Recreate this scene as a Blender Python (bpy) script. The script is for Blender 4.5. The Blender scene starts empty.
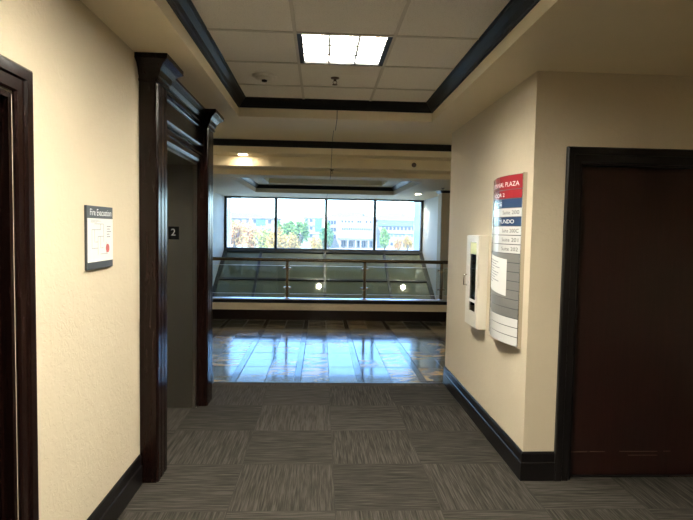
import bpy, bmesh, math, random
from mathutils import Vector, Matrix
random.seed(7)
S = bpy.context.scene
COL = S.collection
PI = math.pi

# ------------------------------------------------------------------ helpers
class MB:
    """collects shapes, links them as one mesh object"""
    def __init__(self): self.v = []; self.f = []; self.m = []; self.sm = []; self.mi = 0
    def add(self, vs, fs, smooth=False):
        n = len(self.v); self.v += [tuple(p) for p in vs]
        for f in fs:
            self.f.append([n + i for i in f]); self.m.append(self.mi); self.sm.append(smooth)
        return self
    def box(self, x0, x1, y0, y1, z0, z1):
        x0, x1 = min(x0, x1), max(x0, x1); y0, y1 = min(y0, y1), max(y0, y1); z0, z1 = min(z0, z1), max(z0, z1)
        vs = [(x, y, z) for z in (z0, z1) for y in (y0, y1) for x in (x0, x1)]
        return self.add(vs, [(0, 2, 3, 1), (4, 5, 7, 6), (0, 1, 5, 4), (2, 6, 7, 3), (0, 4, 6, 2), (1, 3, 7, 5)])
    def quad(self, a, b, c, d): return self.add([a, b, c, d], [(0, 1, 2, 3)])
    def prism(self, poly, fn, t0, t1, smooth=False):
        """poly of 2D points swept from t0 to t1; fn(u, v, t) -> xyz"""
        n = len(poly)
        vs = [fn(u, v, t0) for u, v in poly] + [fn(u, v, t1) for u, v in poly]
        self.add(vs, [tuple(range(n))[::-1], tuple(range(n, 2 * n))])
        self.add(vs, [(i, (i + 1) % n, n + (i + 1) % n, n + i) for i in range(n)], smooth)
        return self
    def sweep(self, prof, path, closed=False, up=(0, 0, 1), side=1, caps=True):
        """moulding: prof of (outward, height) points carried along a flat path with mitred corners"""
        P = [Vector(p) for p in path]; U = Vector(up); n = len(P); rings = []
        for i in range(n):
            d = []
            if closed or i > 0: d.append((P[i] - P[i - 1]).normalized())
            if closed or i < n - 1: d.append((P[(i + 1) % n] - P[i]).normalized())
            ns = [U.cross(a).normalized() * side for a in d]
            m = sum(ns, Vector()).normalized()
            k = 1.0 / max(.2, m.dot(ns[0]))
            rings.append([P[i] + m * (a * k) + U * b for a, b in prof])
        k = len(prof); vs = [p for r in rings for p in r]; fs = []
        for i in range(n if closed else n - 1):
            j = (i + 1) % n
            for q in range(k):
                w = (q + 1) % k
                fs.append((i * k + q, i * k + w, j * k + w, j * k + q))
        if not closed and caps: fs += [tuple(range(k))[::-1], tuple((n - 1) * k + q for q in range(k))]
        return self.add(vs, fs)
    def tube(self, path, r, seg=12, caps=True):
        P = [Vector(p) for p in path]; n = len(P); vs = []; fs = []
        rr = r if isinstance(r, (list, tuple)) else [r] * n
        T0 = (P[1] - P[0]).normalized(); a = Vector((0, 0, 1)) if abs(T0.z) < .9 else Vector((1, 0, 0))
        N = T0.cross(a).normalized()
        for i in range(n):
            T = ((P[min(i + 1, n - 1)] - P[i]).normalized() + (P[i] - P[max(i - 1, 0)]).normalized()).normalized()
            N = (N - T * N.dot(T)).normalized(); B = T.cross(N)
            for s in range(seg):
                q = 2 * PI * s / seg; vs.append(P[i] + (N * math.cos(q) + B * math.sin(q)) * rr[i])
        for i in range(n - 1):
            for s in range(seg):
                t = (s + 1) % seg; fs.append((i * seg + s, i * seg + t, (i + 1) * seg + t, (i + 1) * seg + s))
        self.add(vs, fs, True)
        if caps: self.add(vs[:seg], [tuple(range(seg))[::-1]]); self.add(vs[-seg:], [tuple(range(seg))])
        return self
    def lathe(self, prof, c, seg=24, axis='z', caps=True):
        vs = []; fs = []; n = len(prof)
        for r, h in prof:
            for s in range(seg):
                q = 2 * PI * s / seg; a, b = r * math.cos(q), r * math.sin(q)
                o = (a, b, h) if axis == 'z' else ((h, a, b) if axis == 'x' else (b, h, a))
                vs.append((c[0] + o[0], c[1] + o[1], c[2] + o[2]))
        for i in range(n - 1):
            for s in range(seg):
                t = (s + 1) % seg; fs.append((i * seg + s, i * seg + t, (i + 1) * seg + t, (i + 1) * seg + s))
        self.add(vs, fs, True)
        if not caps: return self
        if prof[0][0] > 1e-6: self.add(vs[:seg], [tuple(range(seg))[::-1]])
        if prof[-1][0] > 1e-6: self.add(vs[-seg:], [tuple(range(seg))])
        return self
    def slab(self, fn, A, B, t0, t1, holes):
        """plate with rectangular holes. fn(a, b, t) -> xyz; holes are (a0, a1, b0, b1)"""
        As = sorted({A[0], A[1], *[h[0] for h in holes], *[h[1] for h in holes]})
        Bs = sorted({B[0], B[1], *[h[2] for h in holes], *[h[3] for h in holes]})
        As = [a for a in As if A[0] <= a <= A[1]]; Bs = [b for b in Bs if B[0] <= b <= B[1]]
        def solid(i, j):
            if i < 0 or j < 0 or i >= len(As) - 1 or j >= len(Bs) - 1: return False
            a = (As[i] + As[i + 1]) / 2; b = (Bs[j] + Bs[j + 1]) / 2
            return not any(h[0] < a < h[1] and h[2] < b < h[3] for h in holes)
        for i in range(len(As) - 1):
            for j in range(len(Bs) - 1):
                if not solid(i, j): continue
                a0, a1, b0, b1 = As[i], As[i + 1], Bs[j], Bs[j + 1]
                for t in (t0, t1): self.quad(fn(a0, b0, t), fn(a1, b0, t), fn(a1, b1, t), fn(a0, b1, t))
                for di, dj, p, q in ((-1, 0, (a0, b0), (a0, b1)), (1, 0, (a1, b0), (a1, b1)), (0, -1, (a0, b0), (a1, b0)), (0, 1, (a0, b1), (a1, b1))):
                    if not solid(i + di, j + dj): self.quad(fn(*p, t0), fn(*q, t0), fn(*q, t1), fn(*p, t1))
        return self
    def build(self, name, mats, parent=None, bevel=0, kind=None, label=None, cat=None, group=None):
        me = bpy.data.meshes.new(name); me.from_pydata(self.v, [], self.f)
        mats = mats if isinstance(mats, (list, tuple)) else [mats]
        for m in mats: me.materials.append(m)
        for p, mi, s in zip(me.polygons, self.m, self.sm): p.material_index = mi; p.use_smooth = s
        bm = bmesh.new(); bm.from_mesh(me)
        bmesh.ops.remove_doubles(bm, verts=bm.verts, dist=1e-5)
        bmesh.ops.recalc_face_normals(bm, faces=bm.faces); bm.to_mesh(me); bm.free()
        o = bpy.data.objects.new(name, me); COL.objects.link(o)
        if parent: o.parent = parent
        if bevel:
            b = o.modifiers.new('bevel', 'BEVEL'); b.width = bevel; b.segments = 2; b.limit_method = 'ANGLE'
        return tag(o, label, cat, group, kind)

def tag(o, label=None, cat=None, group=None, kind=None):
    if label: o['label'] = label
    if cat: o['category'] = cat
    if group: o['group'] = group
    if kind: o['kind'] = kind
    return o
def thing(name, loc, label, cat, group=None, kind=None):
    o = bpy.data.objects.new(name, None); COL.objects.link(o); o.location = loc; o.empty_display_size = .1
    return tag(o, label, cat, group, kind)
def put(o, root):
    """parent a mesh made in world coordinates under a root that stands elsewhere"""
    o.parent = root; o.matrix_parent_inverse = Matrix.Translation(-Vector(root.location)); return o
def copy_tree(o, parent=None):
    c = o.copy(); COL.objects.link(c)
    if parent: c.parent = parent
    for ch in [x for x in COL.objects if x.parent == o]: copy_tree(ch, c)
    return c
def text_mesh(name, body, mat, size, place, parent=None, align='LEFT', width=None):
    """place(u, v) -> xyz of a point of the lettering, u along the line, v up"""
    cu = bpy.data.curves.new(name, 'FONT'); cu.body = body; cu.size = size; cu.align_x = align; cu.resolution_u = 3
    t = bpy.data.objects.new(name, cu); COL.objects.link(t)
    dg = bpy.context.evaluated_depsgraph_get(); dg.update()
    me = bpy.data.meshes.new_from_object(t.evaluated_get(dg)); COL.objects.unlink(t); bpy.data.objects.remove(t)
    xs = [v.co.x for v in me.vertices]; k = 1
    if width: k = width / (max(xs) - min(xs))
    for v in me.vertices: v.co = place(v.co.x * k, v.co.y)
    me.materials.clear(); me.materials.append(mat)
    o = bpy.data.objects.new(name, me); COL.objects.link(o)
    if parent: o.parent = parent
    return o

# ------------------------------------------------------------------ materials
def mat(name, col=(.5, .5, .5), rough=.5, metal=0, spec=.5, coat=0, emit=None, es=0):
    m = bpy.data.materials.new(name); m.use_nodes = True
    b = m.node_tree.nodes['Principled BSDF']
    b.inputs['Base Color'].default_value = (*col, 1); b.inputs['Roughness'].default_value = rough
    b.inputs['Metallic'].default_value = metal; b.inputs['Specular IOR Level'].default_value = spec
    b.inputs['Coat Weight'].default_value = coat; b.inputs['Coat Roughness'].default_value = .08
    if emit: b.inputs['Emission Color'].default_value = (*emit, 1); b.inputs['Emission Strength'].default_value = es
    return m
class NT:
    def __init__(self, m): self.t = m.node_tree; self.b = self.t.nodes['Principled BSDF']
    def n(self, ty, **kw):
        x = self.t.nodes.new(ty)
        for k, v in kw.items():
            if k.startswith('i_'): x.inputs[k[2:].replace('_', ' ')].default_value = v
            else: setattr(x, k, v)
        return x
    def l(self, a, b): self.t.links.new(a, b)
    def math(self, op, a, b=None, c=None):
        x = self.n('ShaderNodeMath', operation=op)
        for i, q in enumerate((a, b, c)):
            if q is None: continue
            if isinstance(q, (int, float)): x.inputs[i].default_value = q
            else: self.l(q, x.inputs[i])
        return x.outputs[0]
    def mix(self, f, a, b):
        x = self.n('ShaderNodeMix', data_type='RGBA')
        for i, q in ((0, f), (6, a), (7, b)):
            if isinstance(q, (int, float)): x.inputs[i].default_value = q
            elif isinstance(q, tuple): x.inputs[i].default_value = (*q, 1)
            else: self.l(q, x.inputs[i])
        return x.outputs[2]
    def ramp(self, f, stops):
        x = self.n('ShaderNodeValToRGB'); e = x.color_ramp.elements
        while len(e) < len(stops): e.new(.5)
        for q, (p, c) in zip(e, stops): q.position = p; q.color = (*c, 1) if len(c) == 3 else c
        self.l(f, x.inputs[0]); return x.outputs[0]
    def coords(self):
        x = self.n('ShaderNodeNewGeometry'); return x.outputs['Position']
    def noise(self, v, scale, detail=3, rough=.5, dist=0):
        x = self.n('ShaderNodeTexNoise'); x.inputs['Scale'].default_value = scale; x.inputs['Detail'].default_value = detail
        x.inputs['Roughness'].default_value = rough; x.inputs['Distortion'].default_value = dist
        self.l(v, x.inputs['Vector']); return x.outputs['Fac']
    def bump(self, h, strength, dist=.01):
        x = self.n('ShaderNodeBump'); x.inputs['Strength'].default_value = strength; x.inputs['Distance'].default_value = dist
        self.l(h, x.inputs['Height']); self.l(x.outputs[0], self.b.inputs['Normal'])

def plaster(name, col, amp=.35):
    m = mat(name, col, .62, spec=.35); t = NT(m); p = t.coords()
    a = t.noise(p, 26, 4, .6, .6); b = t.noise(p, 80, 2)
    h = t.math('ADD', t.ramp(a, [(.44, (0, 0, 0)), (.56, (1, 1, 1))]), t.math('MULTIPLY', b, .35))
    t.bump(h, amp * .6, .003)
    c = t.mix(t.noise(p, 3, 3), tuple(x * .96 for x in col), tuple(min(1, x * 1.04) for x in col)); t.l(c, t.b.inputs['Base Color'])
    return m
def wood(name, col, rough=.3, axis='z', coat=.3, spec=.5):
    m = mat(name, col, rough, coat=coat, spec=spec); t = NT(m); p = t.coords()
    mp = t.n('ShaderNodeMapping'); s = {'z': (30, 30, 1.6), 'y': (30, 1.6, 30), 'x': (1.6, 30, 30)}[axis]
    mp.inputs['Scale'].default_value = s; t.l(p, mp.inputs[0])
    f = t.noise(mp.outputs[0], 2.2, 5, .6, .8)
    c = t.ramp(f, [(.3, tuple(x * .65 for x in col)), (.7, tuple(x * 1.35 for x in col))]); t.l(c, t.b.inputs['Base Color'])
    t.bump(f, .02, .001)
    return m
def brushed(name, col, rough=.35, axis='z'):
    m = mat(name, col, rough, 1); t = NT(m); p = t.coords()
    mp = t.n('ShaderNodeMapping'); mp.inputs['Scale'].default_value = {'z': (300, 300, 4), 'x': (4, 300, 300)}[axis]; t.l(p, mp.inputs[0])
    f = t.noise(mp.outputs[0], 1, 2); t.l(t.ramp(f, [(0, (rough * .8,) * 3), (1, (rough * 1.25,) * 3)]), t.b.inputs['Roughness'])
    return m

M = {}
M['wall'] = plaster('cream_plaster', (.61, .53, .39))
M['soffit'] = plaster('cream_plaster_painted_lit', (.78, .68, .48), .3)  # same paint as the walls, lightened in place of bounce light overhead
M['white_wall'] = plaster('white_plaster', (.86, .85, .82), .2)
M['mahogany'] = wood('dark_mahogany', (.0085, .0034, .0026), .22, 'z', .0, .2)
M['mahogany_h'] = wood('dark_mahogany_level', (.008, .0036, .0028), .22, 'y', .0, .3)
M['black_wood'] = mat('near_black_stained_trim', (.0065, .0055, .0055), .3, spec=.35)
M['crown'] = mat('black_crown_paint', (.0065, .0066, .007), .34, spec=.2)
M['door_red'] = wood('red_brown_door_veneer', (.014, .0036, .0026), .38, 'z', .05)
M['steel'] = brushed('brushed_dark_steel', (.33, .31, .27), .32)
M['chrome'] = mat('satin_steel', (.62, .58, .52), .25, 1)
M['bronze'] = mat('bronze_rail', (.30, .23, .15), .26, 1)
M['alu'] = mat('pale_anodised_aluminium', (.75, .77, .8), .3, 1)
M['frame'] = mat('dark_window_frame', (.030, .032, .034), .4)
M['frame_grey'] = mat('grey_window_sill_frame', (.13, .13, .13), .4)
M['white'] = mat('white_enamel', (.74, .70, .60), .35)
M['white_plastic'] = mat('white_plastic', (.72, .68, .6), .45)
M['dark'] = mat('black_plastic', (.006, .006, .006), .5, spec=.2)
M['paper'] = mat('white_paper', (.78, .78, .76), .6)
M['ink'] = mat('dark_ink', (.05, .05, .055), .6)
M['pale_ink'] = mat('pale_grey_ink', (.35, .36, .38), .6)
M['text_white'] = mat('white_lettering', (.92, .92, .9), .5)
M['charcoal'] = mat('charcoal_sign_board', (.045, .05, .055), .4)
M['sign_red'] = mat('red_sign_strip', (.31, .020, .030), .22, coat=.5)
M['sign_blue'] = mat('navy_sign_strip', (.032, .064, .145), .22, coat=.5)
M['sign_white'] = mat('white_sign_strip', (.70, .70, .68), .22, coat=.5)
M['sign_grey'] = mat('grey_sign_strip', (.20, .20, .19), .3, coat=.3)
M['red_dot'] = mat('red_dot_print', (.55, .10, .10), .5)
M['green_label'] = mat('pale_yellow_label', (.75, .78, .42), .5)
M['brass'] = mat('sprinkler_metal', (.16, .12, .10), .35, 1)
M['lamp'] = mat('lit_lamp_panel', (1, 1, 1), .5, emit=(1, .93, .78), es=88)
M['lamp_lobby'] = mat('lit_lobby_lamp_panel', (1, 1, 1), .5, emit=(1, .90, .72), es=10)
M['lamp_soft'] = mat('softly_lit_lamp_panel', (1, 1, 1), .5, emit=(1, .95, .84), es=50)
M['lamp_weak'] = mat('dim_lamp_panel', (1, 1, 1), .5, emit=(1, .93, .78), es=30)
M['louver'] = mat('white_parabolic_louver', (.86, .86, .84), .35)
M['down'] = mat('lit_downlight_lamp', (1, 1, 1), .5, emit=(1, .85, .60), es=45)
M['down_cool'] = mat('lit_downlight_lamp_pale', (1, 1, 1), .5, emit=(1, .92, .68), es=230)

# carpet tiles with quarter-turned stripes
m = M['carpet'] = mat('striped_carpet_tile', (.07, .065, .058), .95, spec=.1); t = NT(m); p = t.coords()
sp = t.n('ShaderNodeSeparateXYZ'); t.l(p, sp.inputs[0])
gx = t.math('DIVIDE', t.math('ADD', sp.outputs[0], .503 + 61), .61); gy = t.math('DIVIDE', t.math('ADD', sp.outputs[1], 61 - 4.187 + .61 * 2), .61)
par = t.math('MODULO', t.math('ADD', t.math('FLOOR', gx), t.math('FLOOR', gy)), 2)
idx = t.math('ADD', t.math('MULTIPLY', t.math('FLOOR', gx), 7.13), t.math('MULTIPLY', t.math('FLOOR', gy), 3.71))
cb = t.n('ShaderNodeCombineXYZ'); cb2 = t.n('ShaderNodeCombineXYZ')
# parity 0: stripes run along y ; parity 1: along x
t.l(t.math('MULTIPLY', sp.outputs[0], 105), cb.inputs[0]); t.l(t.math('MULTIPLY', sp.outputs[1], 4.5), cb.inputs[1]); t.l(idx, cb.inputs[2])
t.l(t.math('MULTIPLY', sp.outputs[1], 105), cb2.inputs[0]); t.l(t.math('MULTIPLY', sp.outputs[0], 4.5), cb2.inputs[1]); t.l(idx, cb2.inputs[2])
mv = t.n('ShaderNodeMix', data_type='VECTOR'); t.l(par, mv.inputs[0]); t.l(cb.outputs[0], mv.inputs[4]); t.l(cb2.outputs[0], mv.inputs[5])
st = t.noise(mv.outputs[1], 1.0, 2, .6, .15)
wn = t.n('ShaderNodeTexWhiteNoise', noise_dimensions='1D'); t.l(idx, wn.inputs['W'])
tone = t.math('MULTIPLY_ADD', wn.outputs[0], .16, -.08)
f = t.math('ADD', st, t.math('ADD', tone, t.math('MULTIPLY_ADD', t.noise(p, 220, 2), .25, -.125)))
c = t.ramp(f, [(.30, (.016, .014, .0115)), (.50, (.033, .029, .0235)), (.70, (.058, .051, .043))])
ed = t.math('MINIMUM', t.math('PINGPONG', gx, .5), t.math('PINGPONG', gy, .5))
c = t.mix(t.math('LESS_THAN', ed, .004), c, (.027, .024, .0205)); t.l(c, t.b.inputs['Base Color'])
t.bump(st, .35, .006)

# slate tiles in pairs with narrow dark bands between them
m = M['slate'] = mat('slate_floor_tile', (.08, .09, .07), .16, spec=.65); t = NT(m); p = t.coords()
sp = t.n('ShaderNodeSeparateXYZ'); t.l(p, sp.inputs[0])
def cell(axis, off, per, band):
    g = t.math('DIVIDE', t.math('ADD', sp.outputs[axis], off + per * 40), per)
    fr = t.math('MULTIPLY', t.math('FRACT', g), per); fl = t.math('FLOOR', g)
    isb = t.math('LESS_THAN', fr, band); w = (per - band) / 2
    k = t.math('DIVIDE', t.math('SUBTRACT', fr, band), w)
    idv = t.math('ADD', t.math('MULTIPLY', fl, 3), t.math('FLOOR', k))
    dist = t.math('MULTIPLY', t.math('PINGPONG', k, .5), w)
    return isb, idv, dist, fl
bx, ix, dx, fx = cell(0, .262, .672, .075); by, iy, dy, fy = cell(1, -6.14, .70, .035)
idc = t.n('ShaderNodeCombineXYZ'); t.l(ix, idc.inputs[0]); t.l(iy, idc.inputs[1])
wn = t.n('ShaderNodeTexWhiteNoise', noise_dimensions='2D'); t.l(idc.outputs[0], wn.inputs[0])
base = t.ramp(wn.outputs[0], [(0, (.030, .036, .030)), (.35, (.046, .052, .042)), (.7, (.075, .078, .06)), (1, (.040, .047, .045))])
pv = t.n('ShaderNodeVectorMath', operation='MULTIPLY_ADD'); t.l(p, pv.inputs[0]); pv.inputs[1].default_value = (1.2, 2.2, 1); t.l(wn.outputs[1], pv.inputs[2])
big = t.noise(pv.outputs[0], 2.6, 5, .6, 1.0)
rust = t.math('MULTIPLY', t.math('GREATER_THAN', wn.outputs[0], .45), t.ramp(big, [(.47, (0, 0, 0)), (.56, (1, 1, 1))]))
c = t.mix(t.noise(p, 9, 5, .65), base, t.mix(.5, base, (.10, .10, .083)))
c = t.mix(t.math('MULTIPLY', rust, .8), c, (.34, .215, .085))
band = t.math('MAXIMUM', bx, by)
c = t.mix(band, c, (.026, .021, .017))
gr = t.math('LESS_THAN', t.math('MINIMUM', dx, dy), .004)
c = t.mix(gr, c, (.028, .026, .022)); t.l(c, t.b.inputs['Base Color'])
hh = t.math('SUBTRACT', t.math('MULTIPLY', t.noise(p, 7, 4), .35), t.math('MULTIPLY', gr, .6)); t.bump(hh, .05, .006)
rr_ = t.math('MULTIPLY_ADD', wn.outputs[0], .05, t.math('MULTIPLY_ADD', t.noise(p, 5, 3), .05, .075))
dull = t.math('MAXIMUM', t.math('MULTIPLY', band, .0), t.math('MAXIMUM', gr, t.math('MULTIPLY', rust, .12)))
t.l(t.math('MULTIPLY_ADD', dull, .35, rr_), t.b.inputs['Roughness'])
t.l(t.math('SUBTRACT', t.math('MULTIPLY_ADD', dull, -.5, .75), t.math('MULTIPLY', band, .35)), t.b.inputs['Specular IOR Level'])

# mineral-fibre ceiling tile
m = M['tile'] = mat('mineral_fibre_tile', (.50, .465, .40), .9, spec=.15); t = NT(m); p = t.coords()
f = t.noise(p, 160, 3, .7); c = t.ramp(f, [(.34, (.66, .63, .57)), (.46, (.82, .79, .72)), (.7, (.86, .83, .76))]); t.l(c, t.b.inputs['Base Color']); t.bump(f, .2, .003)
M['tbar'] = mat('ceiling_grid_bar', (.60, .57, .50), .6)

def glass(name, tint, veil, rough=0.0):
    m = bpy.data.materials.new(name); m.use_nodes = True; t = m.node_tree; t.nodes.clear()
    o = t.nodes.new('ShaderNodeOutputMaterial'); tr = t.nodes.new('ShaderNodeBsdfTransparent'); gl = t.nodes.new('ShaderNodeBsdfGlossy')
    tr.inputs[0].default_value = (*tint, 1); gl.inputs['Roughness'].default_value = rough
    fr = t.nodes.new('ShaderNodeFresnel'); fr.inputs[0].default_value = 1.45
    mx = t.nodes.new('ShaderNodeMixShader'); t.links.new(fr.outputs[0], mx.inputs[0]); t.links.new(tr.outputs[0], mx.inputs[1]); t.links.new(gl.outputs[0], mx.inputs[2])
    out = mx
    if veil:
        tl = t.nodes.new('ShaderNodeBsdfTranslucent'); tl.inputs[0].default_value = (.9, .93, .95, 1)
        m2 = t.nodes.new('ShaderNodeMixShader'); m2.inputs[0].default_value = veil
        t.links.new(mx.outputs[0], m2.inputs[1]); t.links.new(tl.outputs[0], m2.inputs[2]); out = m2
    t.links.new(out.outputs[0], o.inputs[0]); return m
M['pane'] = glass('glare_hazed_window_glass', (.97, .98, .98), .05)  # veil mixes in translucent white to imitate glare haze over the view
M['rail_glass'] = glass('guardrail_glass', (.90, .94, .92), 0)
M['cab_glass'] = glass('cabinet_glass', (.9, .92, .9), 0)
M['dark_glass'] = mat('dark_sloped_glazing', (.18, .195, .145), .05, spec=.9)
M['cover'] = glass('sign_cover', (1, 1, 1), 0)

# ------------------------------------------------------------------ dimensions (metres, camera over the origin)
XL, XR = -1.10, 1.33              # corridor walls
YC = 3.337                         # wall with the red-brown door
YE = 5.52                          # end of corridor, start of slate
ZS, ZT = 2.61, 2.77                # soffit, ceiling tile
YK = 9.413                         # kerb face under the guardrail
YB = -2.6                          # back of the corridor
YW = 13.75                         # big window
ST = 'structure'
fXY = lambda a, b, t: (a, b, t)    # slabs lying flat
fYZ = lambda a, b, t: (t, a, b)    # walls along the corridor
fXZ = lambda a, b, t: (a, t, b)    # walls across it

# ------------------------------------------------------------------ floors
MB().box(-1.5, 4.1, YB - .1, YE, -.12, 0).build('floor', M['carpet'], kind=ST)
MB().box(-3.6, 3.75, YE, YK + .1, -.3, 0).build('floor_lobby', M['slate'], kind=ST)
MB().box(-1.08, 1.32, YE - .012, YE + .012, 0, .004).build('trim_1', M['black_wood'], kind=ST)

# ------------------------------------------------------------------ corridor walls
MB().slab(fYZ, (YB, YE), (0, 2.95), XL, XL - .32, [(.995, 1.975, -1, 2.06), (3.50, 4.735, -1, 2.15)]).build('wall_left', M['wall'], kind=ST)
MB().slab(fYZ, (YC, YE), (0, 2.95), XR, XR + .13, []).build('wall_right', M['wall'], kind=ST)
MB().slab(fXZ, (XR + .13, 4.0), (0, 2.95), YC, YC + .13, [(1.63, 2.58, -1, 2.055)]).build('wall_alcove', M['wall'], kind=ST)
MB().box(4.0, 4.1, YB, YC + .13, 0, 2.95).build('wall_alcove_side', M['wall'], kind=ST)
MB().box(-1.5, 4.1, YB - .1, YB, 0, 2.95).build('wall_back', M['wall'], kind=ST)
MB().box(-3.6, XL - .32, YE - .14, YE, 0, 2.95).build('wall_lobby_near_left', M['wall'], kind=ST)
MB().box(XR + .13, 3.75, YE - .14, YE, 0, 2.95).build('wall_lobby_near_right', M['wall'], kind=ST)
MB().box(-3.6, -3.45, YE, 10.3, -4.2, 2.95).build('wall_lobby_left', M['wall'], kind=ST)
MB().box(3.6, 3.75, YE, 10.3, -4.2, 2.95).build('wall_lobby_right', M['wall'], kind=ST)
# returns and side walls of the window bay
MB().box(2.32, 3.75, 10.3, 10.6, -4.2, 2.8).build('wall_bay_return_right', M['wall'], kind=ST)
MB().box(-3.6, -2.26, 10.3, 10.6, -4.2, 2.8).build('wall_bay_return_left', M['wall'], kind=ST)
MB().box(2.62, 2.75, 10.6, 14.0, -4.2, 2.8).build('wall_bay_right', M['white_wall'], kind=ST)
MB().box(-2.57, -2.44, 10.6, 14.0, -4.2, 2.8).build('wall_bay_left', M['white_wall'], kind=ST)
MB().box(-3.6, 3.75, YE, 14.0, -4.3, -4.2).build('floor_lower', M['slate'], kind=ST)
MB().box(-3.6, 3.75, YE, YE + .1, -4.2, -.3).build('wall_lower', M['wall'], kind=ST)
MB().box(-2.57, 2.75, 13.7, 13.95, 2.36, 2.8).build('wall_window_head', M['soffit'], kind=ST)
MB().box(-2.57, 2.75, 13.72, 13.95, -4.2, .95).build('wall_window_sill', M['white_wall'], kind=ST)
# kerb under the guardrail: dark base, cream band
MB().box(-3.45, 3.6, YK, YK + .16, -.3, .294).build('wall_kerb', M['wall'], kind=ST)
MB().box(-3.45, 3.6, YK - .018, YK, 0, .169).build('baseboard_kerb', M['mahogany_h'], kind=ST)

# ------------------------------------------------------------------ baseboards (stepped profile)
BB = [(0, 0), (.018, 0), (.018, .118), (.013, .124), (.013, .176), (.006, .188), (0, .188)]
def baseboard(name, path, side): MB().sweep(BB, path, side=side).build(name, M['black_wood'], kind=ST)
baseboard('baseboard_left', [(XL, 2.082, 0), (XL, 3.30, 0)], -1)
baseboard('baseboard_left_lobby', [(XL, 5.005, 0), (XL, YE, 0)], -1)
baseboard('baseboard_left_near', [(XL, YB, 0), (XL, .888, 0)], -1)
baseboard('baseboard_right', [(XR, YE, 0), (XR, YC, 0), (1.535, YC, 0)], -1)
baseboard('baseboard_alcove', [(2.69, YC, 0), (4.0, YC, 0), (4.0, YB, 0), (XL, YB, 0)], -1)
baseboard('baseboard_lobby_left', [(-3.45, YK, 0), (-3.45, YE, 0), (XL - .32, YE, 0)], 1)
baseboard('baseboard_lobby_right', [(3.6, YK, 0), (3.6, YE, 0), (XR + .13, YE, 0)], -1)

# ------------------------------------------------------------------ ceilings
TX0, TX1, TY0, TY1 = -.765, 1.01, -1.6, 4.977
LX0, LY0, LS = -.166, 3.283, .585                      # recessed light: corner and size
lights_y = [LY0, LY0 - .6 * 3, LY0 - .6 * 7]
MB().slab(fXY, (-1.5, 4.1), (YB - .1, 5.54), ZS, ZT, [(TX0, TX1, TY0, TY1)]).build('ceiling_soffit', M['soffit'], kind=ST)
ceil = MB().slab(fXY, (TX0 - .05, TX1 + .05), (TY0 - .05, TY1 + .05), ZT, ZT + .02, [(LX0, LX0 + LS, y, y + LS) for y in lights_y]).build('ceiling', M['tile'], kind=ST)
g = MB()
for k in range(-1, 3):
    x = LX0 - .008 + .601 * k
    if TX0 < x < TX1: g.box(x - .010, x + .010, TY0, TY1, ZT - .006, ZT + .001)
for k in range(-9, 4):
    y = LY0 - .008 + .601 * k
    if TY0 < y < TY1: g.box(TX0, TX1, y - .010, y + .010, ZT - .006, ZT + .001)
g.build('ceiling_grid', M['tbar'], parent=ceil, kind=ST)
CR = [(0, 0), (.010, 0), (.014, .012), (.022, .016), (.034, .036), (.058, .058), (.064, .062), (.066, .070), (.076, .074), (.076, .0795), (0, .0795)]
CR = [(a, b + 2.69) for a, b in CR]
MB().sweep(CR, [(TX0, TY0, 0), (TX1, TY0, 0), (TX1, TY1, 0), (TX0, TY1, 0)], closed=True, side=1).build('trim_2', M['crown'], kind=ST)
# tray over the slate lobby
UX0, UX1, UY0, UY1 = -3.1, 3.25, 5.54, 7.30
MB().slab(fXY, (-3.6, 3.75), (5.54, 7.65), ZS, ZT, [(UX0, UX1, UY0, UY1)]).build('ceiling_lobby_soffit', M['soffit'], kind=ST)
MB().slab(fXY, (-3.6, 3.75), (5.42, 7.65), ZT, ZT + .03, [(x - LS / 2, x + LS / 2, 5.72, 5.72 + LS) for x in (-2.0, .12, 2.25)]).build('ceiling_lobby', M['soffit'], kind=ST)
MB().sweep(CR, [(UX0, UY0, 0), (UX1, UY0, 0), (UX1, UY1, 0), (UX0, UY1, 0)], closed=True, side=1).build('trim_3', M['crown'], kind=ST)
# two drops towards the window, then a low soffit with a stepped tray
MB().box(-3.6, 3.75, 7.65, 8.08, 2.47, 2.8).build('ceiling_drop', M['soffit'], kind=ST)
VX0, VX1, VY0, VY1 = -1.44, 1.61, 8.55, 11.98
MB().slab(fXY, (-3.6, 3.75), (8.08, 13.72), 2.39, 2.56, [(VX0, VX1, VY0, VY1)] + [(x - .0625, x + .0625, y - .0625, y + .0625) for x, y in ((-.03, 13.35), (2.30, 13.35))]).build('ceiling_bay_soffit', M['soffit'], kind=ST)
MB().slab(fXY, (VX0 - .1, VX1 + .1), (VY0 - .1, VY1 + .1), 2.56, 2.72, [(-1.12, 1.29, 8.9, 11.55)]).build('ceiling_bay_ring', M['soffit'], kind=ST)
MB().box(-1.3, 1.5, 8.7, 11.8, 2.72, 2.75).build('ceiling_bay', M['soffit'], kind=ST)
CR2 = [(a * .8, b - 2.69 + 2.4805) for a, b in CR]
MB().sweep(CR2, [(VX0, VY0, 0), (VX1, VY0, 0), (VX1, VY1, 0), (VX0, VY1, 0)], closed=True, side=1).build('trim_4', M['crown'], kind=ST)
CR3 = [(a * .8, (b - 2.69) * .6 + 2.342) for a, b in CR]
MB().sweep(CR3, [(2.22, 13.70, 0), (2.62, 13.70, 0)], side=-1).build('trim_5', M['crown'], kind=ST)
MB().sweep(CR3, [(-2.44, 13.70, 0), (-2.02, 13.70, 0)], side=-1).build('trim_6', M['crown'], kind=ST)
MB().sweep(CR3, [(3.6, 10.3, 0), (2.32, 10.3, 0), (2.32, 10.6, 0)], side=1).build('trim_7', M['crown'], kind=ST)
MB().sweep(CR3, [(-3.45, 10.3, 0), (-2.26, 10.3, 0), (-2.26, 10.6, 0)], side=-1).build('trim_8', M['crown'], kind=ST)
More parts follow.
